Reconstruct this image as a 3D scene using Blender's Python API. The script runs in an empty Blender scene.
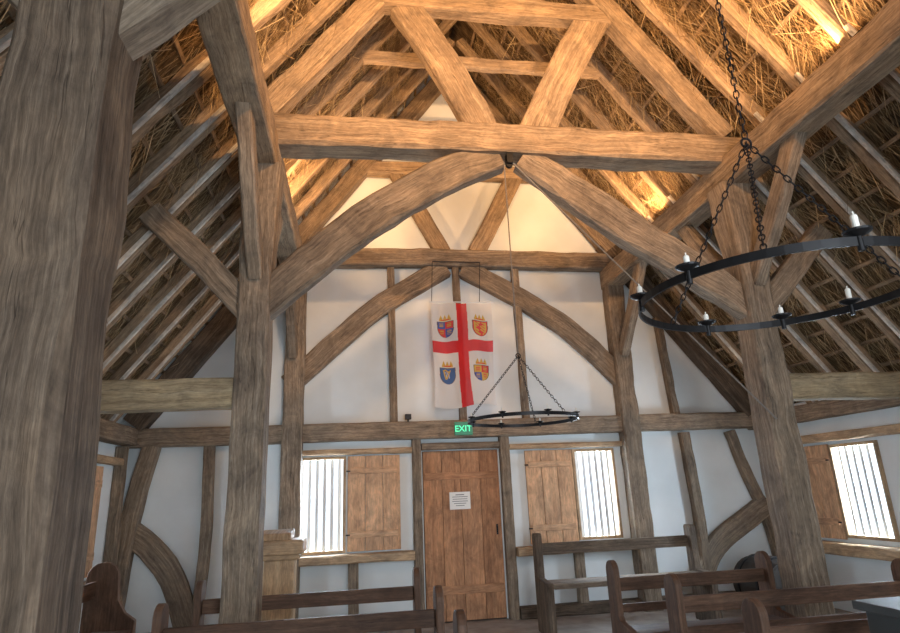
import bpy, math, random
import numpy as np
from mathutils import Vector, Matrix, noise
random.seed(7); np.random.seed(7)
COL=bpy.context.scene.collection
try:
    bpy.context.scene.view_settings.view_transform='Standard'
except Exception: pass

# ---------------------------------------------------------------- materials
def newmat(name):
    m=bpy.data.materials.new(name); m.use_nodes=True
    nt=m.node_tree; b=nt.nodes['Principled BSDF']
    return m,nt,b
def N(nt,t,**k):
    n=nt.nodes.new(t)
    for a,v in k.items(): setattr(n,a,v)
    return n
def ramp(nt,stops):
    r=nt.nodes.new('ShaderNodeValToRGB'); e=r.color_ramp.elements
    while len(e)<len(stops): e.new(0.5)
    for i,(p,c) in enumerate(stops):
        e[i].position=p; e[i].color=(c[0],c[1],c[2],1)
    return r
def wood(name,dark,mid,light,rough=.8,gs=(50,1.9),bump=.4,crack=.6,var=.35,spec=.2):
    m,nt,b=newmat(name); L=nt.links
    tc=N(nt,'ShaderNodeTexCoord'); oi=N(nt,'ShaderNodeObjectInfo')
    cmb=N(nt,'ShaderNodeCombineXYZ')
    mul=N(nt,'ShaderNodeMath',operation='MULTIPLY'); mul.inputs[1].default_value=37.
    L.new(oi.outputs['Random'],mul.inputs[0]); L.new(mul.outputs[0],cmb.inputs[2]); L.new(mul.outputs[0],cmb.inputs[0])
    add=N(nt,'ShaderNodeVectorMath',operation='ADD')
    L.new(tc.outputs['UV'],add.inputs[0]); L.new(cmb.outputs[0],add.inputs[1])
    def nz(sx,sy,detail,dist,ro=.6):
        mp=N(nt,'ShaderNodeMapping'); mp.inputs['Scale'].default_value=(sx,sy,1)
        L.new(add.outputs[0],mp.inputs[0])
        n=N(nt,'ShaderNodeTexNoise'); n.inputs['Scale'].default_value=1
        n.inputs['Detail'].default_value=detail; n.inputs['Distortion'].default_value=dist; n.inputs['Roughness'].default_value=ro
        L.new(mp.outputs[0],n.inputs['Vector']); return n
    g=nz(gs[0],gs[1],9,.2,.72); fine=nz(gs[0]*3,gs[1]*9,5,.2); blot=nz(5.2,3.4,7,.6,.7); ck=nz(gs[0]*.25,gs[1]*.28,4,.15)
    r=ramp(nt,[(.26,dark),(.5,mid),(.74,light)]); L.new(g.outputs[0],r.inputs[0])
    r2=ramp(nt,[(.3,(.6,.6,.6)),(.65,(1.15,1.15,1.15))]); L.new(fine.outputs[0],r2.inputs[0])
    mx=N(nt,'ShaderNodeMix',data_type='RGBA',blend_type='MULTIPLY'); mx.inputs[0].default_value=.7
    L.new(r.outputs[0],mx.inputs[6]); L.new(r2.outputs[0],mx.inputs[7])
    r3=ramp(nt,[(.33,(.48,.48,.51)),(.5,(.9,.9,.9)),(.66,(1.3,1.26,1.2))]); L.new(blot.outputs[0],r3.inputs[0])
    mx2=N(nt,'ShaderNodeMix',data_type='RGBA',blend_type='MULTIPLY'); mx2.inputs[0].default_value=.8
    L.new(mx.outputs[2],mx2.inputs[6]); L.new(r3.outputs[0],mx2.inputs[7])
    r4=ramp(nt,[(.492,(1,1,1)),(.5,(.14,.12,.11)),(.508,(1,1,1))]); L.new(ck.outputs[0],r4.inputs[0])
    mx3=N(nt,'ShaderNodeMix',data_type='RGBA',blend_type='MULTIPLY'); mx3.inputs[0].default_value=crack
    L.new(mx2.outputs[2],mx3.inputs[6]); L.new(r4.outputs[0],mx3.inputs[7])
    hs=N(nt,'ShaderNodeHueSaturation'); mr=N(nt,'ShaderNodeMapRange'); mr.inputs[3].default_value=1-var; mr.inputs[4].default_value=1+var
    L.new(oi.outputs['Random'],mr.inputs[0]); L.new(mr.outputs[0],hs.inputs['Value']); L.new(mx3.outputs[2],hs.inputs['Color'])
    L.new(hs.outputs[0],b.inputs['Base Color']); b.inputs['Roughness'].default_value=rough
    b.inputs['Specular IOR Level'].default_value=spec
    ad=N(nt,'ShaderNodeMath',operation='ADD'); L.new(g.outputs[0],ad.inputs[0])
    m2=N(nt,'ShaderNodeMath',operation='MULTIPLY'); m2.inputs[1].default_value=.5
    L.new(fine.outputs[0],m2.inputs[0]); L.new(m2.outputs[0],ad.inputs[1])
    ad2=N(nt,'ShaderNodeMath',operation='ADD'); L.new(ad.outputs[0],ad2.inputs[0]); L.new(r4.outputs[0],ad2.inputs[1])
    ad3=N(nt,'ShaderNodeMath',operation='ADD'); L.new(ad2.outputs[0],ad3.inputs[0]); L.new(blot.outputs[0],ad3.inputs[1])
    bp=N(nt,'ShaderNodeBump'); bp.inputs['Strength'].default_value=bump; bp.inputs['Distance'].default_value=.012
    L.new(ad3.outputs[0],bp.inputs['Height']); L.new(bp.outputs[0],b.inputs['Normal'])
    return m
OAK=wood('weathered_oak',(.12,.092,.067),(.27,.21,.155),(.45,.37,.285),var=.13)
OAKD=wood('dark_oak',(.055,.04,.029),(.145,.107,.078),(.27,.21,.158),var=.1)
RAFT=wood('rafter_oak',(.18,.12,.078),(.34,.25,.168),(.52,.41,.29),var=.2)
LITEDGE=wood('lit_edge_pale',(.46,.43,.39),(.66,.63,.58),(.76,.73,.68),var=.1,crack=.2)  # pale tone paints daylight caught on the aisle rafter edges
TIEW=wood('tan_tie_wood',(.24,.18,.11),(.41,.32,.20),(.56,.46,.31),var=.08)
RED=wood('door_wood',(.36,.17,.09),(.50,.26,.14),(.60,.34,.19),rough=.6,gs=(20,1.0),bump=.12,crack=.3,var=.04)
SHUT=wood('shutter_wood',(.50,.29,.175),(.68,.43,.265),(.78,.55,.36),rough=.65,gs=(22,1.2),bump=.15,crack=.25,var=.06)
SILL=wood('sill_wood',(.32,.21,.125),(.50,.36,.23),(.63,.48,.33),rough=.7,bump=.2,crack=.4,var=.1)
PEW=wood('pew_wood',(.06,.032,.02),(.13,.072,.046),(.21,.13,.088),rough=.6,gs=(24,1.4),bump=.12,crack=.3,var=.12,spec=.3)
LECT=wood('lectern_oak',(.36,.22,.12),(.55,.37,.22),(.68,.50,.32),rough=.55,bump=.15,crack=.3,var=.08)
def plain(name,col,rough=.6,metal=0,nscale=None,namp=.2,bump=0,emit=0):
    m,nt,b=newmat(name); L=nt.links
    b.inputs['Roughness'].default_value=rough; b.inputs['Metallic'].default_value=metal
    tc=N(nt,'ShaderNodeTexCoord'); n=N(nt,'ShaderNodeTexNoise'); n.inputs['Scale'].default_value=nscale or 8; n.inputs['Detail'].default_value=6
    L.new(tc.outputs['Object'],n.inputs['Vector'])
    a=[c*(1-namp) for c in col]; d=[min(1,c*(1+namp)) for c in col]
    r=ramp(nt,[(.3,a),(.7,d)]); L.new(n.outputs[0],r.inputs[0]); L.new(r.outputs[0],b.inputs['Base Color'])
    if bump:
        bp=N(nt,'ShaderNodeBump'); bp.inputs['Strength'].default_value=bump; bp.inputs['Distance'].default_value=.01
        L.new(n.outputs[0],bp.inputs['Height']); L.new(bp.outputs[0],b.inputs['Normal'])
    if emit:
        L.new(r.outputs[0],b.inputs['Emission Color']); b.inputs['Emission Strength'].default_value=emit
    return m
PLAS=plain('lime_plaster',(.78,.84,.87),.9,nscale=2.2,namp=.06,bump=.25)
IRON=plain('black_iron',(.018,.018,.02),.45,metal=.6,namp=.3,bump=.1)
WAX=plain('candle_wax',(.80,.78,.72),.5,namp=.04)
PAPER=plain('paper',(.85,.85,.83),.8,namp=.02)
INK=plain('ink',(.12,.12,.13),.8,namp=.05)
ROPE=plain('rope',(.20,.18,.16),.9,nscale=60)
FLOOR=plain('earthen_tile_floor',(.34,.30,.27),.8,nscale=6,namp=.25,bump=.2)
BAR=plain('painted_window_bar',(.70,.77,.84),.6,namp=.05)
TABLE=plain('dark_grey_board',(.045,.052,.055),.5,namp=.15)
DARKH=plain('dark_barrel_wood',(.03,.022,.017),.7,namp=.3)
GREEN=plain('exit_green',(.10,.85,.45),.5,namp=.02,emit=.9)
SIGN=plain('sign_housing',(.03,.20,.12),.4,namp=.1,emit=.3)
def thatchmat():
    m,nt,b=newmat('thatch'); L=nt.links
    tc=N(nt,'ShaderNodeTexCoord')
    def nz(sx,sy,d,dist):
        mp=N(nt,'ShaderNodeMapping'); mp.inputs['Scale'].default_value=(sx,sy,1); L.new(tc.outputs['UV'],mp.inputs[0])
        n=N(nt,'ShaderNodeTexNoise'); n.inputs['Scale'].default_value=1; n.inputs['Detail'].default_value=d; n.inputs['Distortion'].default_value=dist
        L.new(mp.outputs[0],n.inputs['Vector']); return n
    a=nz(90,5,6,.8); c=nz(4,3,4,.5)
    r=ramp(nt,[(.32,(.07,.04,.02)),(.5,(.20,.13,.065)),(.68,(.42,.30,.15))]); L.new(a.outputs[0],r.inputs[0])
    r2=ramp(nt,[(.35,(.45,.45,.45)),(.65,(1.1,1.1,1.1))]); L.new(c.outputs[0],r2.inputs[0])
    mx=N(nt,'ShaderNodeMix',data_type='RGBA',blend_type='MULTIPLY'); mx.inputs[0].default_value=1
    L.new(r.outputs[0],mx.inputs[6]); L.new(r2.outputs[0],mx.inputs[7]); L.new(mx.outputs[2],b.inputs['Base Color'])
    b.inputs['Roughness'].default_value=.9
    bp=N(nt,'ShaderNodeBump'); bp.inputs['Strength'].default_value=1; bp.inputs['Distance'].default_value=.03
    L.new(a.outputs[0],bp.inputs['Height']); L.new(bp.outputs[0],b.inputs['Normal'])
    return m
THATCH=thatchmat()
def strawmat():
    m,nt,b=newmat('straw'); L=nt.links
    g=N(nt,'ShaderNodeNewGeometry')
    r=ramp(nt,[(0,(.12,.07,.032)),(.5,(.33,.22,.105)),(1,(.72,.56,.33))]); L.new(g.outputs['Random Per Island'],r.inputs[0])
    L.new(r.outputs[0],b.inputs['Base Color']); b.inputs['Roughness'].default_value=.7
    return m
STRAW=strawmat()

# ---------------------------------------------------------------- mesh builder
class MB:
    def __init__(s): s.v=[];s.f=[];s.uv=[];s.mi=[]
    def face(s,idx,uvs,mi=0): s.f.append(idx);s.uv.append(uvs);s.mi.append(mi)
    def box(s,x0,x1,y0,y1,z0,z1,grain='z',mi=0):
        c=[Vector((x,y,z)) for x in (x0,x1) for y in (y0,y1) for z in (z0,z1)]
        b=len(s.v)
        ax={'x':0,'y':1,'z':2}[grain]; o1,o2=[i for i in range(3) if i!=ax]
        for q in [(0,1,3,2),(4,6,7,5),(0,4,5,1),(2,3,7,6),(0,2,6,4),(1,5,7,3)]:
            s.face([b+i for i in q],[(c[i][o1]+c[i][o2]*1.37+.11*len(s.v),c[i][ax]) for i in q],mi)
        s.v+= [tuple(p) for p in c]
    def prism(s,poly,axis,a0,a1,mi=0):
        b=len(s.v);n=len(poly)
        def P(p,a):
            if axis=='x': return (a,p[0],p[1])
            if axis=='y': return (p[0],a,p[1])
            return (p[0],p[1],a)
        s.v+=[P(p,a0) for p in poly]+[P(p,a1) for p in poly]
        s.face([b+i for i in range(n)],[tuple(p) for p in poly],mi)
        s.face([b+n+i for i in reversed(range(n))],[tuple(poly[i]) for i in reversed(range(n))],mi)
        for i in range(n):
            j=(i+1)%n
            s.face([b+j,b+i,b+n+i,b+n+j],[(a0,poly[j][1]),(a0,poly[i][1]),(a1,poly[i][1]),(a1,poly[j][1])],mi)
    def tube(s,pts,r,n=8,mi=0,closed=False,cap=True):
        pts=[Vector(p) for p in pts];b=len(s.v);m=len(pts)
        prev=None
        for i,p in enumerate(pts):
            t=(pts[(i+1)%m]-pts[i-1]) if closed else (pts[min(i+1,m-1)]-pts[max(i-1,0)])
            t.normalize()
            if prev is None: a=t.orthogonal().normalized()
            else: a=(prev-t*prev.dot(t)).normalized()
            prev=a;c=t.cross(a)
            for k in range(n):
                w=2*math.pi*k/n; s.v.append(tuple(p+(a*math.cos(w)+c*math.sin(w))*r))
        for i in range(m if closed else m-1):
            j=(i+1)%m
            for k in range(n):
                l=(k+1)%n
                s.face([b+i*n+k,b+i*n+l,b+j*n+l,b+j*n+k],[(k*.02,i*.05),(k*.02+.02,i*.05),(k*.02+.02,i*.05+.05),(k*.02,i*.05+.05)],mi)
        if cap and not closed:
            s.face([b+k for k in reversed(range(n))],[(0,0)]*n,mi); s.face([b+(m-1)*n+k for k in range(n)],[(0,0)]*n,mi)
    def lathe(s,prof,c,n=20,mi=0,axis='z'):
        b=len(s.v)
        for (r,h) in prof:
            for k in range(n):
                w=2*math.pi*k/n
                if axis=='z': s.v.append((c[0]+r*math.cos(w),c[1]+r*math.sin(w),c[2]+h))
                else: s.v.append((c[0]+r*math.cos(w),c[1]+h,c[2]-r*math.sin(w)))
        for i in range(len(prof)-1):
            for k in range(n):
                l=(k+1)%n
                s.face([b+i*n+k,b+i*n+l,b+(i+1)*n+l,b+(i+1)*n+k],[(k*.05,i*.1),(k*.05+.05,i*.1),(k*.05+.05,i*.1+.1),(k*.05,i*.1+.1)],mi)
        s.face([b+k for k in reversed(range(n))],[(0,0)]*n,mi); s.face([b+(len(prof)-1)*n+k for k in range(n)],[(0,0)]*n,mi)
    def obj(s,name,mats,origin=None,smooth=False,parent=None,bevel=0):
        me=bpy.data.meshes.new(name)
        o=Vector(origin) if origin is not None else Vector((0,0,0))
        me.from_pydata([tuple(Vector(p)-o) for p in s.v],[],s.f)
        uv=me.uv_layers.new(name='UVMap')
        flat=[c for f in s.uv for q in f for c in q]
        uv.data.foreach_set('uv',flat)
        me.polygons.foreach_set('material_index',s.mi)
        if smooth: me.polygons.foreach_set('use_smooth',[True]*len(s.f))
        for m in (mats if isinstance(mats,list) else [mats]): me.materials.append(m)
        me.update()
        ob=bpy.data.objects.new(name,me); COL.objects.link(ob); ob.location=o
        if parent:
            ob.parent=parent; ob.location=o-parent.location
        if bevel:
            bv=ob.modifiers.new('Bevel','BEVEL'); bv.width=bevel; bv.segments=2; bv.limit_method='ANGLE'
        return ob
def meta(o,label,cat,group=None):
    o['label']=label;o['category']=cat
    if group:o['group']=group
    return o
def struct(o): o['kind']='structure'; return o
def catmull(pts,seg):
    P=[Vector(p) for p in pts]
    if len(P)==2:
        n=max(2,int((P[1]-P[0]).length/seg)); return [P[0].lerp(P[1],i/n) for i in range(n+1)],[i/n for i in range(n+1)]
    out=[];T=[]
    Q=[P[0]*2-P[1]]+P+[P[-1]*2-P[-2]]
    for i in range(1,len(Q)-2):
        n=max(2,int((Q[i+1]-Q[i]).length/seg))
        for k in range(n):
            t=k/n;a,b,c,d=Q[i-1:i+3]
            out.append(.5*((2*b)+(c-a)*t+(2*a-5*b+4*c-d)*t*t+(3*b-a-3*c+d)*t**3)); T.append((i-1+t)/(len(P)-1))
    out.append(P[-1]);T.append(1.)
    return out,T
SEED=[0]
def beam(name,pts,w,h,mat=None,wax=(0,1,0),wob=.006,prof=None,seg=.10,ch=.012):
    """swept hewn timber. w along wax, h perpendicular. prof: f(t)->(w scale,h scale)"""
    mat=mat or OAK
    SEED[0]+=1;sd=SEED[0]*3.7
    C,T=catmull(pts,seg);mb=MB();wa=Vector(wax)
    n=8;rings=[];ln=0
    for i,p in enumerate(C):
        t=(C[min(i+1,len(C)-1)]-C[max(i-1,0)]).normalized()
        a=(wa-t*wa.dot(t)).normalized();b=t.cross(a)
        if i: ln+=(C[i]-C[i-1]).length
        sw,sh=prof(T[i]) if prof else (1,1)
        W=w*sw/2;H=h*sh/2
        ox=noise.noise(Vector((ln*.8,sd,0)))*wob;oy=noise.noise(Vector((ln*.8,sd,9)))*wob
        q=[]
        for qi,(sx_,sy_) in enumerate(((1,-1),(1,1),(-1,1),(-1,-1))):
            c=ch*max(.25,1+1.5*noise.noise(Vector((ln*5,sd+qi*7,5))))
            if qi%2==0: q+=[(sx_*(W-c),sy_*H),(sx_*W,sy_*(H-c))]
            else: q+=[(sx_*W,sy_*(H-c)),(sx_*(W-c),sy_*H)]
        for k,(x,y) in enumerate(q):
            j=wob*.8*noise.noise(Vector((ln*3,sd+k//2*2.3,3)))
            x+=ox+(j if x>0 else -j);y+=oy+(j if y>0 else -j)
            mb.v.append(tuple(p+a*x+b*y))
        rings.append(ln)
    per=[0,.02,h,h+.02,h+w,h+w+.02,2*h+w,2*h+w+.02,2*(h+w)]
    for i in range(len(C)-1):
        for k in range(n):
            l=(k+1)%n
            mb.face([i*n+k,i*n+l,(i+1)*n+l,(i+1)*n+k],[(per[k],rings[i]),(per[k+1],rings[i]),(per[k+1],rings[i+1]),(per[k],rings[i+1])])
    mb.face([k for k in reversed(range(n))],[(mb.v[k][0]+mb.v[k][1],mb.v[k][2]*.2) for k in reversed(range(n))])
    e=(len(C)-1)*n
    mb.face([e+k for k in range(n)],[(mb.v[e+k][0]+mb.v[e+k][1],mb.v[e+k][2]*.2) for k in range(n)])
    return mb.obj(name,mat,origin=pts[0])
TR=[0]
def trim(pts,w,h,mat=None,**k):
    TR[0]+=1; return struct(beam('trim_%d'%TR[0],pts,w,h,mat,**k))

# ---------------------------------------------------------------- dimensions
xL,xR,Y1,Y2,Y3=-.748,3.272,1.542,4.377,7.02
XC=1.262; WL,WR=-2.52,5.08; RZ=7.12; SL=1.33; A=math.atan(SL); cA,sA=math.cos(A),math.sin(A)
def S(side,s,n,y): return Vector((XC+side*(s*cA+n*sA),y,RZ-s*sA+n*cA))
YF=-2.2
yw=7.12
# ---------------------------------------------------------------- shell
mb=MB(); mb.box(WL-.2,WR+.2,YF-.2,yw+.3,-.1,0,'y'); struct(mb.obj('floor',FLOOR))
for i,side in enumerate((-1,1)):
    mb=MB(); ny=60;ns=60
    for a in range(ny+1):
        for b in range(ns+1):
            y=YF-.2+(yw+.35-YF+.2)*a/ny; s=-.36+7.0*b/ns
            n=.2+.03*noise.noise(Vector((y*3,s*3,side*5)))
            mb.v.append(tuple(S(side,s,n,y)))
    for a in range(ny):
        for b in range(ns):
            q=[a*(ns+1)+b,(a+1)*(ns+1)+b,(a+1)*(ns+1)+b+1,a*(ns+1)+b+1]
            if side>0:q=q[::-1]
            mb.face(q,[((k//(ns+1))*.16,(k%(ns+1))*.11) for k in q])
    k0=len(mb.v)
    c=[S(side,-.36,.5,YF-.2),S(side,-.36,.5,yw+.35),S(side,6.64,.5,yw+.35),S(side,6.64,.5,YF-.2)]
    mb.v+=[tuple(p) for p in c]; mb.face([k0,k0+1,k0+2,k0+3],[(0,0),(0,9),(6,9),(6,0)])
    struct(mb.obj('ceiling' if i==0 else 'ceiling.001',THATCH,smooth=True))
def rectwall(mb,axis,c0,c1,u0,u1,z0,z1,holes):
    us=sorted({u0,u1}|{h[0] for h in holes}|{h[1] for h in holes}); zs=sorted({z0,z1}|{h[2] for h in holes}|{h[3] for h in holes})
    for a,b in zip(us,us[1:]):
        for c,d in zip(zs,zs[1:]):
            um,zm=(a+b)/2,(c+d)/2
            if any(h[0]<um<h[1] and h[2]<zm<h[3] for h in holes): continue
            if axis=='y': mb.box(a,b,c0,c1,c,d)
            else: mb.box(c0,c1,a,b,c,d)
wLx=(-.69,-.14);wRx=(2.54,3.07);wz=(.77,1.80);dr=(.73,1.63)
mb=MB(); rectwall(mb,'y',yw,yw+.12,WL-.1,WR+.1,0,2.1,[(wLx[0],wLx[1],*wz),(wRx[0],wRx[1],*wz),(dr[0],dr[1],0,1.83)])
def hw(z,n=.19): return (RZ+n/cA-z)/SL
mb.prism([(XC-hw(2.1),2.1),(XC+hw(2.1),2.1),(XC,RZ+.19/cA)],'y',yw,yw+.12)
struct(mb.obj('wall_back',PLAS))
wry=(5.36,5.99);wrz=(.74,1.69)
mb=MB(); rectwall(mb,'x',WR,WR+.12,YF,yw,0,2.2,[(wry[0],wry[1],*wrz),(2.6,3.12,*wrz)]); struct(mb.obj('wall_right',PLAS))
wly=(5.38,5.90)
mb=MB(); rectwall(mb,'x',WL-.12,WL,YF,yw,0,2.2,[(wly[0],wly[1],.76,1.74),(2.6,3.12,*wrz)]); struct(mb.obj('wall_left',PLAS))
mb=MB(); rectwall(mb,'y',YF-.12,YF,WL-.1,WR+.1,0,2.1,[(.3,2.2,.0,2.1)]);
mb.prism([(XC-hw(2.1),2.1),(.3,2.1),(.3,RZ+.19/cA-SL*(XC-.3))],'y',YF-.12,YF)
mb.prism([(2.2,2.1),(XC+hw(2.1),2.1),(2.2,RZ+.19/cA-SL*(2.2-XC))],'y',YF-.12,YF)
mb.prism([(.3,3.4),(2.2,3.4),(2.2,RZ+.19/cA-SL*(2.2-XC)),(XC,RZ+.19/cA),(.3,RZ+.19/cA-SL*(XC-.3))],'y',YF-.12,YF)
struct(mb.obj('wall_front',PLAS))

# ---------------------------------------------------------------- posts
def jowl(t):
    return (1+ (max(0,t-.72)/.28)**1.5*.35, 1+(max(0,t-.75)/.25)**1.5*.15)
def post(x,y,w,h,z=3.86,lab='',mat=None,lean=(0,0)):
    o=beam('oak_post',[(x,y,0),(x+lean[0]*.5,y,z*.5),(x+lean[0],y,z)],w,h,mat,wax=(1,0,0),wob=.012,prof=jowl if y<6.5 else None,ch=.016)
    return meta(o,lab,'post','arcade posts')
post(xL-.012,Y1,.245,.24,3.86,'massive dark weathered oak post with deep grain',OAKD,(-.02,0))
post(xR,Y1,.24,.24,3.86,'rough-hewn oak post rising to the roof plate')
post(xL,Y2,.22,.24,3.86,'rough-hewn grey oak post beside the lectern')
post(xR,Y2,.24,.24,3.86,'rough-hewn oak post standing among the dark pews')
post(xL+.02,Y3,.22,.19,3.86,'oak post against the white gable wall beside window')
post(xR,Y3,.22,.19,3.86,'oak post against white gable wall beside back bench')
for x in (xL,xR):
    meta(beam('arcade_plate',[(x,YF+.02,3.97),(x,2,3.97),(x,yw-.01,3.97)],.24,.26,RAFT,wax=(1,0,0),wob=.01),'long horizontal oak plate carried on the posts','beam','arcade plates')
for x in (WL+.09,WR-.09):
    meta(beam('wall_plate',[(x,YF+.02,2.06),(x,yw-.01,2.06)],.16,.18,OAK,wax=(1,0,0),wob=.008),'horizontal oak plate along top of side wall','beam','wall plates')
for y,m in ((Y1,RAFT),(Y2,RAFT),(Y3,OAK)):
    meta(beam('tie_beam',[(xL-.12,y,4.185),(XC,y,4.20),(xR+.12,y,4.185)],.24 if y<6.5 else .17,.27 if y<6.5 else .22,m,wob=.012,ch=.018),'heavy hewn oak tie beam spanning the nave','beam','tie beams')
for y in (Y1,Y2,Y3):
    for sd in (-1,1):
        meta(beam('principal_rafter',[S(sd,.05,-.03,y),S(sd,3.42,-.03,y)],.17,.2,RAFT,wob=.012),'thick oak principal rafter rising to the ridge','rafter','principal rafters')
    zc=5.60 if y<6 else 5.45
    hh=(RZ-zc)/SL
    meta(beam('collar_beam',[(XC-hh+.02,y,zc),(XC+hh-.02,y,zc)],.15,.18,RAFT,wob=.01),'oak collar beam high between the rafters','beam','collar beams')
    if y<6.5:
        a_=[(XC-.86,y,zc-.05),(XC-.55,y,5.0),(XC-.22,y,4.30)]; b_=[(XC+.90,y,zc-.03),(XC+.58,y,4.98),(XC+.24,y,4.30)]; sh=.28
    else:
        a_=[(XC-.78,y,zc-.05),(XC-.20,y,4.28)]; b_=[(XC+.80,y,zc-.05),(XC+.22,y,4.28)]; sh=.2
    meta(beam('roof_strut',a_,.12,sh,RAFT,wob=.012),'oak strut leaning outward from the tie beam','strut','roof struts')
    meta(beam('roof_strut',b_,.12,sh+.03,RAFT,wob=.012),'oak strut leaning outward from the tie beam','strut','roof struts')
for y in (3.05,5.05):
    meta(beam('collar_beam',[(XC-1.24,y,5.55),(XC+1.24,y,5.55)],.08,.13,RAFT),'slim oak collar tying a rafter pair','beam','collar beams')
# arch braces
brL=[(-.78,2.68),(-.15,3.27),(.35,3.66),(.80,3.92),(1.16,4.06)]
brR=[(1.36,4.06),(1.75,3.80),(2.18,3.49),(2.75,3.10),(3.30,2.70)]
for L_ in ([(-.80,2.60),(-.2,3.25),(.30,3.75),(.62,4.06)],[(1.90,4.06),(2.2,3.76),(2.7,3.25),(3.32,2.60)]):
    meta(beam('arch_brace',[(x,Y1,z) for x,z in L_],.13,.20,OAK,wob=.010,ch=.014),'long straight oak brace from post to tie beam','brace','arch braces')
for L_ in (brL,brR):
    meta(beam('arch_brace',[(x,Y2,z) for x,z in L_],.14,.29,OAK,wob=.016,ch=.02,prof=lambda t:(1,.84+.20*math.sin(t*math.pi))),'long curved oak brace from post to tie beam','brace','arch braces')
for L_ in ([(-.80,2.62),(-.2,3.18),(.30,3.60),(1.08,4.10)],[(1.30,4.10),(2.12,3.64),(2.75,3.18),(3.30,2.60)]):
    meta(beam('arch_brace',[(x,7.05,z) for x,z in L_],.12,.25,OAK,wob=.014),'curved oak brace set against white gable plaster','brace','arch braces')
for x in (xL,xR):
    for y,d in ((Y2,-1),(Y2,1),(Y3-.02,-1),(Y1,1)):
        meta(beam('plate_brace',[(x,y+d*.08,2.95),(x,y+d*.5,3.42),(x,y+d*.85,3.9)],.10,.15,OAK,wax=(1,0,0)),'short oak brace from post up to roof plate','brace','plate braces')
for y in (Y1,Y2):
    meta(beam('aisle_tie',[(xL-.1,y,2.09),(WL+.02,y,2.07)],.16,.21,TIEW),'tan oak tie joining post to side wall','beam','aisle ties')
    meta(beam('aisle_tie',[(xR+.1,y,2.07),(WR-.02,y,2.07)],.16,.21,TIEW),'tan oak tie joining post to side wall','beam','aisle ties')
    meta(beam('aisle_strut',[(xL-.02,y,2.66),(-1.2,y,3.13),(-1.55,y,3.47)],.1,.19,OAK),'short oak strut from post to aisle rafter','strut','aisle struts')
    meta(beam('aisle_strut',[(xR+.02,y,2.66),(3.74,y,3.13),(4.08,y,3.47)],.1,.19,OAK),'short oak strut from post to aisle rafter','strut','aisle struts')
for sd in (-1,1):
    meta(beam('gable_rafter',[S(sd,3.3,-.02,7.02),S(sd,6.15,-.02,7.02)],.17,.24,OAKD,wob=.008),'dark oak rafter against the gable over the aisle','rafter','gable rafters')
ys=[-1.95+.5*i for i in range(19)]
for y in ys:
    if y>7.03: continue
    for sd in (-1,1):
        w=.085+random.uniform(-.01,.015)
        j=random.uniform(-.012,.012)
        meta(beam('common_rafter',[S(sd,.02,.055,y+j),S(sd,3.2,.055+random.uniform(-.01,.01),y+j*.3),S(sd,6.25,.055,y-j)],w,.12,RAFT,seg=.2,wob=.009),'slender oak rafter running beneath the thatch','rafter','common rafters')
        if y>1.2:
            meta(beam('rafter_lit_edge',[S(sd,3.45,.0,y-.075),S(sd,6.2,.0,y-.075)],.03,.03,LITEDGE,seg=.4,wob=.003,ch=.003),'pale strip standing in for a daylit rafter edge over the aisle','lath','pale lit-edge strips')  # added strip; its pale colour stands for daylight on the rafter edge
for sd in (-1,1):
    for i in range(26):
        s=.15+.245*i
        meta(beam('thatch_batten',[S(sd,s+random.uniform(-.02,.02),.135,YF+.02),S(sd,s+random.uniform(-.03,.03),.135,2.5),S(sd,s+random.uniform(-.02,.02),.135,yw-.01)],.035,.022,RAFT,wax=(sd*cA,0,-sA),seg=.5,wob=.006,ch=.004),'thin split batten laid across the rafters','batten','thatch battens')
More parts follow.
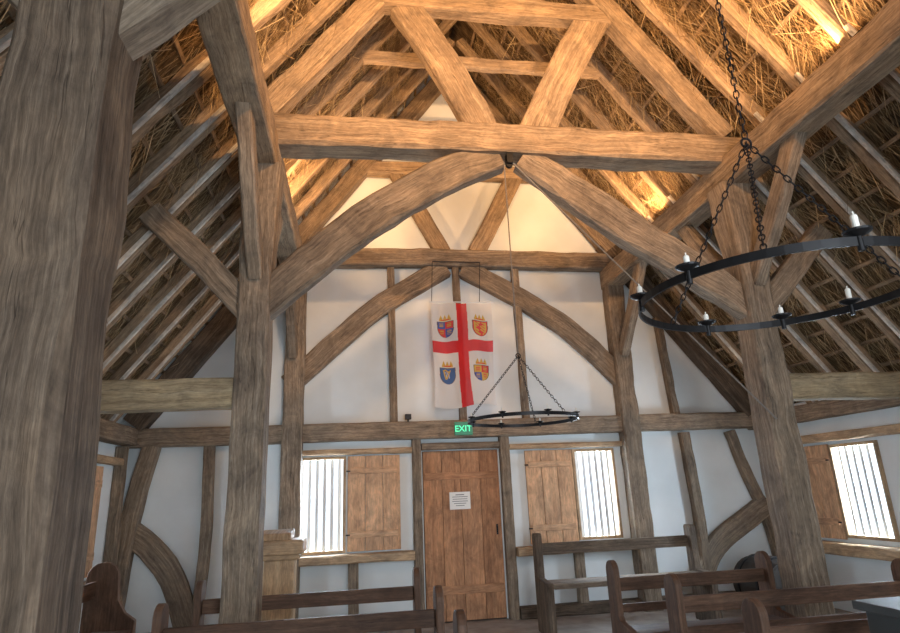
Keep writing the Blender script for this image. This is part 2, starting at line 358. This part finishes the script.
# straw
for sd in (-1,1):
    vs=[];fs=[]
    Nn=S(sd,0,1,0)-S(sd,0,0,0); D=S(sd,1,0,0)-S(sd,0,0,0); Yv=Vector((0,1,0)); Dn=Vector((0,0,-1))
    def strand(p,d,l,w,sag):
        wv=d.cross(Nn)
        if wv.length<.1: wv=Yv.copy()
        wv=wv.normalized()*w
        q=p+d*l*.5+sag; e=p+d*l+sag*.5
        if max(e.y,q.y,p.y)>7.1: return
        b=len(vs)
        vs.extend([p-wv,p+wv,q+wv,q-wv,e+wv*.4,e-wv*.4])
        fs.extend([(b,b+1,b+2,b+3),(b+3,b+2,b+4,b+5)])
    for i in range(28000):
        loose=random.random()<.20
        y=random.uniform(.2,7.08); s=random.uniform(.1,6.0)
        if s>3.6:
            if random.random()<.35: continue
            loose=loose and random.random()<.4
        nn=random.uniform(.14,.19) if not loose else random.uniform(.03,.16)
        cl=noise.noise(Vector((y*2.5,s*2.5,sd)))
        nn-=max(0,cl)*.06*(1 if s<3.6 else .5)
        ang=random.gauss(.12*math.sin(s*3+y),.26 if not loose else .65); l=random.uniform(.15,.45)
        d=D*math.cos(ang)+Yv*math.sin(ang)+Nn*random.gauss(-.03 if s<3.6 else .0,.08 if not loose else .22)
        strand(S(sd,s,nn,y),d,l,random.uniform(.0014,.0036),-Nn*random.uniform(-.015,.025))
    for k in range(290):   # hanging tufts
        y0=random.uniform(1.2,6.9); s0=random.uniform(.2,3.5) if k<255 else random.uniform(3.5,5.0); a0=random.gauss(0,.5)
        for q in range(random.randint(15,45)):
            ang=random.gauss(a0,.35)
            d=(D*math.cos(ang)+Yv*math.sin(ang)+Dn*random.uniform(.2,1.1)-Nn*random.uniform(0,.3)).normalized()
            strand(S(sd,s0+random.gauss(0,.07),random.uniform(.08,.18),y0+random.gauss(0,.07)),d,random.uniform(.12,.38),random.uniform(.0014,.0032),Dn*random.uniform(-.01,.04))
    me=bpy.data.meshes.new('thatch_straw'); me.from_pydata([tuple(v) for v in vs],[],fs); me.materials.append(STRAW)
    o=bpy.data.objects.new('thatch_straw',me); COL.objects.link(o); o['kind']='stuff'
    meta(o,'loose golden straw of the thatch between rafters','straw')

# ---------------------------------------------------------------- back wall timbers
yt=7.065
trim([(WL+.02,7.04,2.05),(XC,7.04,2.07),(WR-.02,7.04,2.09)],.15,.2,OAK)
for x in (.41,1.23,2.0): trim([(x,yt,2.16),(x+random.uniform(-.02,.02),yt,4.1)],.1,.085,OAK)
trim([(3.93,yt,2.16),(3.86,yt,3.45)],.1,.09,OAK)
trim([(-1.32,yt,2.16),(-1.32,yt,3.4)],.1,.09,OAK)
trim([(.665,yt,0),(.66,yt,1.98)],.11,.1,OAK)
trim([(1.70,yt,0),(1.70,yt,1.98)],.11,.11,OAK)
trim([(.72,yt,1.875),(1.64,yt,1.875)],.1,.075,OAK)
trim([(-.64,yt,1.845),(.61,yt,1.845)],.1,.06,SILL)
trim([(1.76,yt,1.845),(3.16,yt,1.845)],.1,.06,SILL)
trim([(-.64,7.02,.715),(.61,7.02,.715)],.19,.09,SILL)
trim([(1.76,7.02,.69),(3.16,7.02,.69)],.19,.09,SILL)
trim([(-.05,yt,0),(-.05,yt,.67)],.1,.11,OAK); trim([(2.5,yt,0),(2.5,yt,.65)],.1,.11,OAK)
trim([(-1.64,yt,0),(-1.60,yt,1.0),(-1.62,yt,1.96)],.1,.11,OAK)
trim([(4.02,yt,0),(4.04,yt,1.0),(4.0,yt,1.96)],.1,.12,OAK)
trim([(WL+.09,7.04,0),(WL+.11,7.04,.7),(WL+.19,7.04,1.4),(WL+.30,7.04,1.97)],.14,.17,OAK)
trim([(4.62,yt,1.96),(4.74,yt,1.5),(4.93,yt,.9),(5.0,yt,.4)],.1,.12,OAK)
trim([(WL+.12,yt,1.12),(-2.15,yt,.93),(-1.9,yt,.62),(-1.70,yt,.12)],.1,.24,OAK)
trim([(3.9,yt,.2),(4.2,yt,.62),(4.6,yt,.87),(4.96,yt,1.08)],.1,.24,OAK)
trim([(WL+.02,7.05,.06),(.6,7.05,.06)],.12,.12,OAKD); trim([(1.76,7.05,.06),(WR-.02,7.05,.06)],.12,.12,OAKD)
X_R,X_L=WR-.055,WL+.055
trim([(X_R,6.98,0),(X_R,6.98,1.96)],.1,.12,OAK,wax=(1,0,0))
trim([(X_L,6.9,0),(X_L,6.9,1.96)],.1,.12,OAK,wax=(1,0,0))
for y in (4.4,3.3,1.6): trim([(X_R,y,0),(X_R,y,1.96)],.1,.12,OAK,wax=(1,0,0))
for y in (5.2,4.4,3.3,1.6): trim([(X_L,y,0),(X_L,y,1.96)],.1,.12,OAK,wax=(1,0,0))
trim([(WR-.075,3.4,.63),(WR-.075,6.9,.63)],.14,.12,SILL,wax=(1,0,0))
trim([(X_R,3.4,1.77),(X_R,6.9,1.77)],.1,.09,SILL,wax=(1,0,0))
trim([(WL+.075,3.4,.66),(WL+.075,6.84,.66)],.14,.1,SILL,wax=(1,0,0))
trim([(X_L,3.4,1.80),(X_L,6.84,1.80)],.1,.07,SILL,wax=(1,0,0))

# ---------------------------------------------------------------- windows
def window(i,axis,c,u0,u1,z0,z1):
    mb=MB(); t=.03
    def bx(a,b,c0,c1,d,e,g,mi=0):
        if axis=='y': mb.box(a,b,c0,c1,d,e,g,mi)
        else: mb.box(c0,c1,a,b,d,e,'y' if g=='x' else g,mi)
    sg=1 if c>0 else -1
    c0,c1=sorted((c-sg*.03,c+sg*.10))
    bx(u0,u0+t,c0,c1,z0,z1,'z');bx(u1-t,u1,c0,c1,z0,z1,'z');bx(u0+t,u1-t,c0,c1,z1-t,z1,'x');bx(u0+t,u1-t,c0,c1,z0,z0+t,'x')
    n=6
    for k in range(n):
        u=u0+t+(u1-u0-2*t)*(k+.5)/n; a,b=sorted((c+sg*.03,c+sg*.05))
        bx(u-.018,u+.018,a,b,z0+t,z1-t,'z',1)
    return struct(mb.obj('window_%d'%i,[SILL,BAR]))
window(1,'y',yw,wLx[0],wLx[1],*wz);window(2,'y',yw,wRx[0],wRx[1],*wz)
window(3,'x',WR,wry[0],wry[1],*wrz);window(4,'x',WL,wly[0],wly[1],.76,1.74)
window(5,'x',WR,2.6,3.12,*wrz);window(6,'x',WL,2.6,3.12,*wrz)
def shutter(axis,c,u0,u1,z0,z1,lab,sg=-1):
    root=bpy.data.objects.new('window_shutter',None);COL.objects.link(root)
    root.location=((u0+u1)/2,c,z0) if axis=='y' else (c,(u0+u1)/2,z0)
    meta(root,lab,'shutter','window shutters')
    def bx(mb,a,b,o0,o1,d,e,g):
        q=sorted((c+sg*o0,c+sg*o1))
        if axis=='y': mb.box(a,b,q[0],q[1],d,e,g)
        else: mb.box(q[0],q[1],a,b,d,e,'y' if g=='x' else g)
    mb=MB();n=3
    for k in range(n):
        a=u0+(u1-u0)*k/n; b=u0+(u1-u0)*(k+1)/n
        bx(mb,a+.002,b-.002,.012,.035+.002*k,z0,z1,'z')
    mb.obj('plank_panel',SHUT,origin=root.location,parent=root,bevel=.003)
    for zz in (z0+.14,z1-.2):
        mb=MB();bx(mb,u0+.03,u1-.03,.038,.055,zz,zz+.07,'x'); mb.obj('batten',SHUT,origin=root.location,parent=root,bevel=.003)
    for zz in (z0+.165,z1-.175):
        mb=MB()
        bx(mb,u0-.015,u0+.03,.056,.060,zz,zz+.015,'x'); mb.obj('hinge',IRON,origin=root.location,parent=root)
    return root
shutter('y',yw,-.12,.47,.78,1.80,'tan plank shutter folded open beside bright window')
shutter('y',yw,1.95,2.53,.75,1.80,'tan plank shutter folded open beside bright window')
shutter('x',WR,6.0,6.72,.72,1.70,'tan-orange plank shutter on the side wall',-1)
shutter('x',WL,5.93,6.52,.74,1.74,'pale plank shutter on the side wall',1)
# ---------------------------------------------------------------- door
mb=MB();xs=[.735,.95,1.17,1.40,1.625]
for k in range(4): mb.box(xs[k]+.002,xs[k+1]-.002,7.10+.002*(k%2),7.14,.015,1.825,'z')
mb.box(.70,1.66,7.142,7.17,.0,1.85,'z',1)  # dark sheet added to block outside light through the plank gaps
mb.box(.75,1.61,7.088,7.10,1.50,1.58,'x');mb.box(.75,1.61,7.088,7.10,.28,.37,'x')
door=struct(mb.obj('door_1',[RED,DARKH],bevel=.003))
mb=MB();mb.tube([(1.57,7.10,.98),(1.57,7.07,.97),(1.57,7.07,.90),(1.57,7.10,.89)],.005);mb.box(1.56,1.58,7.09,7.1,.88,.99)
h=mb.obj('door_handle',IRON);h.parent=door
mb=MB();mb.box(1.03,1.27,7.078,7.082,1.17,1.36)
for k in range(6):
    z=1.33-.024*k; w=[.05,.09,.085,.09,.07,.05][k]; mb.box(1.15-w,1.15+w,7.0765,7.078,z-.003 if k else z-.006,z+.003,'x',1)
meta(mb.obj('paper_notice',[PAPER,INK]),'white paper notice pinned on the plank door','notice')
mb=MB();mb.box(1.10,1.31,6.93,6.963,1.99,2.14)
sign=meta(mb.obj('exit_sign',SIGN,origin=(1.205,6.95,1.99),bevel=.004),'small green illuminated EXIT sign above the door','sign')
cu=bpy.data.curves.new('exit_text','FONT');cu.body='EXIT';cu.size=.098;cu.align_x='CENTER';cu.extrude=.002;cu.offset=.001
tmp=bpy.data.objects.new('tmp',cu);COL.objects.link(tmp);bpy.context.view_layer.update()
me=bpy.data.meshes.new_from_object(tmp.evaluated_get(bpy.context.evaluated_depsgraph_get()))
bpy.data.objects.remove(tmp)
me.materials.clear();me.materials.append(GREEN)
t=bpy.data.objects.new('lettering',me);COL.objects.link(t);t.parent=sign;t.rotation_euler=(math.pi/2,0,0);t.location=(-.006,-.024,.04)
mb=MB();mb.box(.53,.60,6.93,6.99,2.185,2.245);mb.box(.555,.575,6.96,6.985,2.16,2.19)
meta(mb.obj('small_spotlight',IRON,origin=(.56,6.96,2.17),bevel=.004),'small black spotlight standing on the wall rail','lamp')

# ---------------------------------------------------------------- flag
def flag():
    m,nt,b=newmat('flag_cloth');L=nt.links
    at=N(nt,'ShaderNodeVertexColor');at.layer_name='Col'
    L.new(at.outputs[0],b.inputs['Base Color']);b.inputs['Roughness'].default_value=.85
    tl=N(nt,'ShaderNodeBsdfTranslucent');L.new(at.outputs[0],tl.inputs[0])
    mx=N(nt,'ShaderNodeMixShader');mx.inputs[0].default_value=.4
    out=nt.nodes['Material Output'];L.new(b.outputs[0],mx.inputs[1]);L.new(tl.outputs[0],mx.inputs[2])
    tp=N(nt,'ShaderNodeBsdfTransparent');mx2=N(nt,'ShaderNodeMixShader');mx2.inputs[0].default_value=.15
    L.new(mx.outputs[0],mx2.inputs[1]);L.new(tp.outputs[0],mx2.inputs[2]);L.new(mx2.outputs[0],out.inputs[0])
    u0,u1,z0,z1=.865,1.605,2.31,3.57
    nu,nv=210,340
    W_=(.90,.91,.92);Rd=(.80,.02,.03);Gd=(.74,.48,.05);Bl=(.03,.10,.50);Dk=(.12,.06,.03)
    crest=[(1.03,3.29,0),(1.45,3.29,1),(1.03,2.73,2),(1.45,2.73,3)]
    def colr(x,z):
        if abs(x-1.235)<.065: return Rd
        if abs(z-3.03)<.07: return Rd
        for cx,cz,k in crest:
            dx,dz=x-cx,z-cz
            if .065<dz<.14 and abs(dx)<.07:
                if dz<.082: return Rd if abs(dx)<.05 and dz>.07 else Gd
                if abs((dx+.07)%.0467-.0233)<(.14-dz)*.4: return Gd
            if -.14<dz<=.055:
                half=.098 if dz>-.03 else .098*math.sqrt(max(0,1-((-.03-dz)/.11)**2))
                if abs(dx)<half:
                    if abs(dx)>half-.008 or dz>.048: return Dk
                    top=dz>-.035; rt=dx>0
                    if k in (0,3):
                        q=rt!=top
                        qx=abs(dx)-.045; qz=dz-(.008 if top else -.075)
                        mk=abs(qx)<.024 and abs(qz%.02-.01)<.005 and abs(qz)<.028
                        if k==0: return (Gd if mk else Rd) if not q else (Gd if mk else Bl)
                        return (Rd if mk else Gd) if q else ((Gd if mk else Rd) if top else (Gd if mk else Bl))
                    if k==1:
                        edge=abs(dx)>half-.02 or dz>.036
                        if edge: return Rd
                        body=abs(dx-.02*math.sin(dz*45))<.02+.012*math.sin(dz*130) and dz<.025
                        leg=abs((dz+dx*.6+.05)%.035-.017)<.006 and abs(dx)<.06
                        return Rd if body or leg else Gd
                    hx,hz=dx+.01,dz+.03
                    if abs(hx+.03+hz*.25)<.008 and abs(hz)<.055: return Gd
                    if abs(hz-.045-hx*.4+.02*math.sin(hx*60))<.009 and abs(hx)<.045: return Gd
                    if abs(hx-.035+ (hz-.04)*-.5)<.008 and -.055<hz<.055: return Gd
                    if abs(hx%.016-.008)<.0025 and -.04<hz<.035 and -.03<hx<.03: return W_
                    return (.03,.14,.42)
        return W_
    vs=[];cs=[]
    for j in range(nv+1):
        for i in range(nu+1):
            a=i/nu;c=j/nv;x=u0+(u1-u0)*a;z=z0+(z1-z0)*c
            fold=.03*math.sin(a*7+1.2*c)*(1-.6*c)+.012*math.sin(a*19+c*5)+.02*noise.noise(Vector((a*4,c*3,1)))
            y=6.86+fold
            dz=-.03*math.sin(a*math.pi*2)*(1-c)*.8-.012*abs(math.sin(a*math.pi*3))*c
            dx=.02*math.sin(c*5+a*3)*(1-c)
            vs.append((x+dx,y,z+dz)); cs.append(colr(x+ .006*math.sin(c*8),z))
    fs=[(j*(nu+1)+i,j*(nu+1)+i+1,(j+1)*(nu+1)+i+1,(j+1)*(nu+1)+i) for j in range(nv) for i in range(nu)]
    me=bpy.data.meshes.new('flag');me.from_pydata(vs,[],fs);me.polygons.foreach_set('use_smooth',[True]*len(fs))
    ca=me.color_attributes.new('Col','FLOAT_COLOR','POINT')
    ca.data.foreach_set('color',[c for q in cs for c in (*q,1.)])
    me.materials.append(m)
    root=bpy.data.objects.new('flag',None);COL.objects.link(root);root.location=(1.2,6.86,3.6)
    meta(root,'white hanging flag with red cross and four crests','flag')
    o=bpy.data.objects.new('flag_cloth',me);COL.objects.link(o);o.parent=root;o.matrix_parent_inverse=Matrix.Translation(-root.location)
    mb=MB();mb.tube([(.84,6.86,3.58),(1.63,6.86,3.58)],.007);mb.obj('flag_rod',BAR,origin=root.location,parent=root)
    for a,bb in (((.87,6.86,3.58),(.90,6.9,4.12)),((1.46,6.86,3.58),(1.50,6.9,4.12))):
        mb=MB();mb.tube([a,bb],.004,6);mb.obj('cord',IRON,origin=root.location,parent=root)
    mb=MB();mb.tube([(.90,6.9,4.12),(1.50,6.9,4.12)],.006,6);mb.obj('hanging_rail',IRON,origin=root.location,parent=root)
flag()

# ---------------------------------------------------------------- chandeliers
def chain(mb,a,b,link=.032,r=.0022):
    a=Vector(a);b=Vector(b);n=int((b-a).length/(link*.74));t=(b-a).normalized();o=t.orthogonal().normalized();p=t.cross(o)
    for i in range(n):
        c=a.lerp(b,(i+.5)/n); s=o if i%2 else p
        pts=[c+t*math.cos(w)*link*.5+s*math.sin(w)*link*.24 for w in [2*math.pi*k/8 for k in range(8)]]
        mb.tube(pts,r,4,closed=True)
def chandelier(cx,cy,z,R,apex,ztop,angs,lab,cs=1.,hooks=(110,230,350),topchain=False,hb=.012):
    root=bpy.data.objects.new('chandelier',None);COL.objects.link(root);root.location=(cx,cy,z)
    meta(root,lab,'chandelier','ring chandeliers')
    org=root.location
    n=64;mb=MB();pr=[(R,-hb),(R,hb),(R-.007,hb),(R-.007,-hb)]
    for k in range(n):
        w=2*math.pi*k/n
        for r,h in pr: mb.v.append((cx+r*math.cos(w),cy+r*math.sin(w),z+h))
    for k in range(n):
        l=(k+1)%n
        for q in range(4):
            p=(q+1)%4; mb.face([k*4+q,l*4+q,l*4+p,k*4+p],[(0,0)]*4)
    mb.obj('iron_ring',IRON,origin=org,parent=root)
    for k,dg in enumerate(angs):
        w=math.radians(dg); x,y=cx+(R-.004)*math.cos(w),cy+(R-.004)*math.sin(w)
        mb=MB();mb.lathe([(a*cs,b*cs) for a,b in [(.008,-.025),(.008,.012),(.018,.016),(.032,.023),(.034,.028),(.030,.028),(.013,.022),(.013,.032),(.010,.032)]],(x,y,z),16)
        mb.obj('drip_pan',IRON,origin=(x,y,z),parent=root)
        hh=(.045 if k%3==0 else .032)*cs
        mb=MB();mb.lathe([(.0085*cs,.022*cs),(.0085*cs,.022*cs+hh),(.006*cs,.026*cs+hh),(.002*cs,.027*cs+hh),(.002*cs,.035*cs+hh)],(x,y,z),14)
        mb.obj('candle',WAX,origin=(x,y,z),parent=root)
    for hd in hooks:
        w=math.radians(hd)
        mb=MB();chain(mb,(cx+(R-.004)*math.cos(w),cy+(R-.004)*math.sin(w),z+.012),(cx,cy,apex));mb.obj('chain',IRON,origin=org,parent=root)
    mb=MB();mb.tube([(cx+.018*math.cos(a),cy,apex+.018*math.sin(a)) for a in [2*math.pi*q/12 for q in range(12)]],.004,6,closed=True);mb.obj('hook_ring',IRON,origin=org,parent=root)
    mb=MB()
    if topchain: chain(mb,(cx,cy,apex+.018),(cx,cy,ztop),link=.036,r=.0022)
    else: mb.tube([(cx,cy,apex+.018),(cx,cy,ztop)],.005,6)
    mb.obj('suspension_chain' if topchain else 'suspension_rope',IRON if topchain else ROPE,origin=org,parent=root)
chandelier(1.19,4.30,1.85,.405,2.33,3.98,[10+45*k for k in range(8)],'black iron ring chandelier with white candles on chains',cs=.8,hooks=(60,180,300))
chandelier(1.285,1.60,1.915,.415,2.45,4.04,[260,202,51,20,165,88,305,335],'large black iron ring chandelier with white candle stubs',topchain=True)
mb=MB();mb.box(1.215,1.265,4.28,4.35,3.97,4.06);mb.lathe([(.03,-.015),(.02,0),(.03,.015)],(1.24,4.32,3.97),14,axis='y')
meta(mb.obj('pulley_block',IRON,origin=(1.24,4.32,4.0)),'small dark pulley under the tie beam','pulley')
mb=MB();mb.tube([(1.26,4.30,3.98),(3.16,4.20,1.80)],.0065,6)
meta(mb.obj('hauling_rope',ROPE,origin=(1.26,4.30,3.98)),'thin taut rope from pulley down to post','rope')

# ---------------------------------------------------------------- pews
def pew(x0,x1,y,lab,zt=.86,zr=.74,seat0=None,seat1=None,depth=.36,back_in=.05):
    root=bpy.data.objects.new('pew',None);COL.objects.link(root);root.location=((x0+x1)/2,y,0)
    meta(root,lab,'pew','dark wooden pews'); org=root.location
    prof=[(0,0),(-depth,0),(-depth,.38),(-depth+.03,.42),(-.17,.45),(-.15,.48),(-.15,zt-.09)]
    for k in range(11):
        w=math.pi*k/10; prof.append((-.075-.075*math.cos(w),zt-.076+.076*math.sin(w)))
    prof.append((0,0.2))
    for xx in (x0,x1-.045):
        mb=MB();mb.prism([(y+.02+a,b) for a,b in prof],'x',xx,xx+.045)
        mb.obj('pew_end',PEW,origin=org,parent=root,bevel=.008)
    a,b=x0+.045,x1-.045
    mb=MB();mb.box(a,b,y-back_in-.03,y-back_in,zr-.09,zr,'x');mb.obj('back_rail',PEW,origin=org,parent=root,bevel=.005)
    mb=MB();mb.box(a,b,y-back_in-.03,y-back_in,.49,.545,'x');mb.obj('lower_back_rail',PEW,origin=org,parent=root,bevel=.005)
    sa=a if seat0 is None else seat0; sb=b if seat1 is None else seat1
    mb=MB();mb.box(sa,sb,y-depth+.02,y-back_in-.035,.37,.405,'x');mb.obj('seat',PEW,origin=org,parent=root,bevel=.005)
L1='dark-stained wooden pew with rounded ends and open back'
pew(-1.07,.43,4.64,L1,seat0=-.6)
pew(-1.05,.47,3.72,L1)
pew(-1.05,.47,2.96,L1)
pew(1.81,3.06,4.55,L1,zt=.84,zr=.72)
pew(1.85,3.48,3.74,L1,zt=.84,zr=.71)
pew(1.85,3.48,2.96,L1,zt=.82,zr=.69)
root=bpy.data.objects.new('bench',None);COL.objects.link(root);root.location=(2.65,6.4,0);meta(root,'long dark brown bench with plank ends by the gable wall','bench')
for xx,zt in ((1.78,.92),(3.47,.93)):
    mb=MB();mb.prism([(6.42,0),(6.42,zt-.02),(6.40,zt),(6.32,zt),(6.30,zt-.02),(6.29,.50),(6.04,.48),(6.02,.45),(6.02,0)],'x',xx,xx+.07);mb.obj('bench_end',OAKD,origin=root.location,parent=root,bevel=.004)
mb=MB();mb.box(1.85,3.47,6.36,6.39,.71,.82,'x');mb.obj('back_rail',OAKD,origin=root.location,parent=root,bevel=.005)
mb=MB();mb.box(1.85,3.47,6.0,6.33,.43,.475,'x');mb.obj('seat',OAK,origin=root.location,parent=root,bevel=.005)
root=bpy.data.objects.new('bench',None);COL.objects.link(root);root.location=(-1.95,4.9,0);meta(root,'dark wooden settle along the side wall','bench')
for y in (5.45,4.1):
    pr=[(-2.12,0),(-1.72,0),(-1.72,.5),(-1.80,.56),(-1.86,.66)]+[(-1.99+.12*math.cos(w),.82+.12*math.sin(w)) for w in [math.pi*k/8 for k in range(9)]]
    mb=MB();mb.prism(pr,'y',y,y+.05);mb.obj('bench_end',PEW,origin=root.location,parent=root,bevel=.006)
mb=MB();mb.box(-2.06,-2.03,4.15,5.45,.68,.80,'y');mb.obj('back_rail',PEW,origin=root.location,parent=root)
mb=MB();mb.box(-2.02,-1.74,4.15,5.45,.40,.44,'y');mb.obj('seat',PEW,origin=root.location,parent=root)
root=bpy.data.objects.new('lectern',None);COL.objects.link(root);root.location=(-.62,5.35,0);meta(root,'light oak lectern with moulded top beside the post','lectern')
for nm,b in (('base',(-.78,-.46,5.2,5.5,0,.10)),('body',(-.74,-.50,5.24,5.46,.10,.90)),('cornice',(-.77,-.46,5.20,5.50,.90,.94)),('desk_top',(-.80,-.43,5.17,5.53,.94,1.05))):
    mb=MB();mb.box(*b,'z' if nm=='body' else 'x');mb.obj(nm,LECT,origin=root.location,parent=root,bevel=.012)
mb=MB();mb.prism([(5.20,1.05),(5.50,1.05),(5.50,1.12),(5.22,1.10)],'x',-.78,-.53);mb.obj('book_rest',LECT,origin=root.location,parent=root,bevel=.008)
mb=MB();R_=.29
mb.lathe([(.22,-.02),(R_*.86,-.02),(R_*.86,-.05),(R_*.9,-.05),(R_*.98,.12),(R_,.25),(R_*.98,.38),(R_*.9,.55),(R_*.5,.55)],(4.32,6.05,R_),28,axis='y')
root=meta(mb.obj('barrel',DARKH,origin=(4.32,6.3,0)),'dark round barrel lying on its side by the wall','barrel')
for yy in (6.12,6.45):
    mb=MB();mb.lathe([(R_*.9,0),(R_*1.02,0),(R_*1.02,.03),(R_*.9,.03)],(4.32,yy,R_),28,axis='y');h=mb.obj('hoop',IRON,origin=(4.32,6.3,0));h.parent=root;h.location=(0,0,0)
root=bpy.data.objects.new('side_table',None);COL.objects.link(root);root.location=(2.35,2.38,0);meta(root,'small dark grey stand beside the pews','table')
mb=MB();mb.box(2.08,2.62,2.25,2.52,.82,.855,'x');mb.obj('table_top',TABLE,origin=root.location,parent=root,bevel=.004)
mb=MB();mb.box(2.12,2.58,2.28,2.50,.66,.82,'x');mb.obj('drawer_case',TABLE,origin=root.location,parent=root,bevel=.004)
for x in (2.12,2.54):
    for y in (2.28,2.46):
        mb=MB();mb.box(x,x+.04,y,y+.04,0,.66);mb.obj('leg',TABLE,origin=root.location,parent=root)

# ---------------------------------------------------------------- uplights, window daylight and added front fill
def area(loc,tgt,sx,sy,p,col,spread=math.pi):
    l=bpy.data.lights.new('lamp','AREA');l.shape='RECTANGLE';l.size=sx;l.size_y=sy;l.energy=p;l.color=col;l.spread=spread
    o=bpy.data.objects.new('lamp',l);COL.objects.link(o);o.location=loc
    o.rotation_euler=(Vector(tgt)-Vector(loc)).to_track_quat('-Z','Y').to_euler();return o
WARM=(1,.55,.235)
for sx,x in ((1,xL+.04),(-1,xR-.04)):
    for y,p in ((3.1,40),(5.7,50)):
        mb=MB();mb.box(x-.03,x+.03,y-.4,y+.4,4.102,4.13)
        meta(mb.obj('uplight',IRON,origin=(x,y,4.102)),'slim uplight bar lying on top of the roof plate','lamp','roof uplights')
        area((x+sx*.07,y,4.17),(x+sx*1.2,y,5.7),.05,.8,p,WARM)
for x in (.35,2.2):
    mb=MB();mb.box(x-.15,x+.15,Y1-.05,Y1+.05,4.33,4.37)
    meta(mb.obj('uplight',IRON,origin=(x,Y1,4.33)),'slim uplight bar lying on top of tie beam','lamp','roof uplights')
    area((x,Y1+.08,4.42),(x,4.0,5.8),.3,.06,80,WARM,math.radians(140))
DAY=(.70,.85,1)
area(((wLx[0]+wLx[1])/2,7.35,1.3),(-.3,6,1.1),.5,1.0,85,DAY)
area(((wRx[0]+wRx[1])/2,7.35,1.3),(2.7,6,1.1),.5,1.0,85,DAY)
area((WR+.25,(wry[0]+wry[1])/2,1.25),(4,5.7,1.1),.5,.95,140,DAY)
area((WR+.25,2.86,1.25),(4,2.86,.9),.5,.95,30,DAY)
area((WL-.25,2.86,1.25),(-1,2.86,.9),.5,.95,30,DAY)
area((WL-.25,5.64,1.25),(-1,5.64,1.1),.5,.95,80,DAY)
area((1.25,YF-.3,1.4),(1.25,4,1.2),1.9,2.6,200,(.86,.94,1))  # added daylight fill, shone in through the unseen opening behind the camera
w=bpy.data.worlds.new('World');bpy.context.scene.world=w;w.use_nodes=True
w.node_tree.nodes['Background'].inputs[0].default_value=(.86,.93,1,1);w.node_tree.nodes['Background'].inputs[1].default_value=1.5

# ---------------------------------------------------------------- camera
f,pit,yaw,rol=599.2,math.radians(16.29),math.radians(9.01),math.radians(-2.38)
c,s=math.cos(rol),math.sin(rol)
F=Vector((math.sin(yaw)*math.cos(pit),math.cos(yaw)*math.cos(pit),math.sin(pit)))
R=Vector((math.cos(yaw),-math.sin(yaw),0));U=R.cross(F)
Rr=R*c+U*s;Uu=-R*s+U*c
cam=bpy.data.cameras.new('Camera');cam.sensor_width=36;cam.lens=f/900*36;cam.clip_start=.05
co=bpy.data.objects.new('Camera',cam);COL.objects.link(co)
M=Matrix((Rr,Uu,-F)).transposed().to_4x4();M.translation=Vector((0,0,1.366));co.matrix_world=M
bpy.context.scene.camera=co
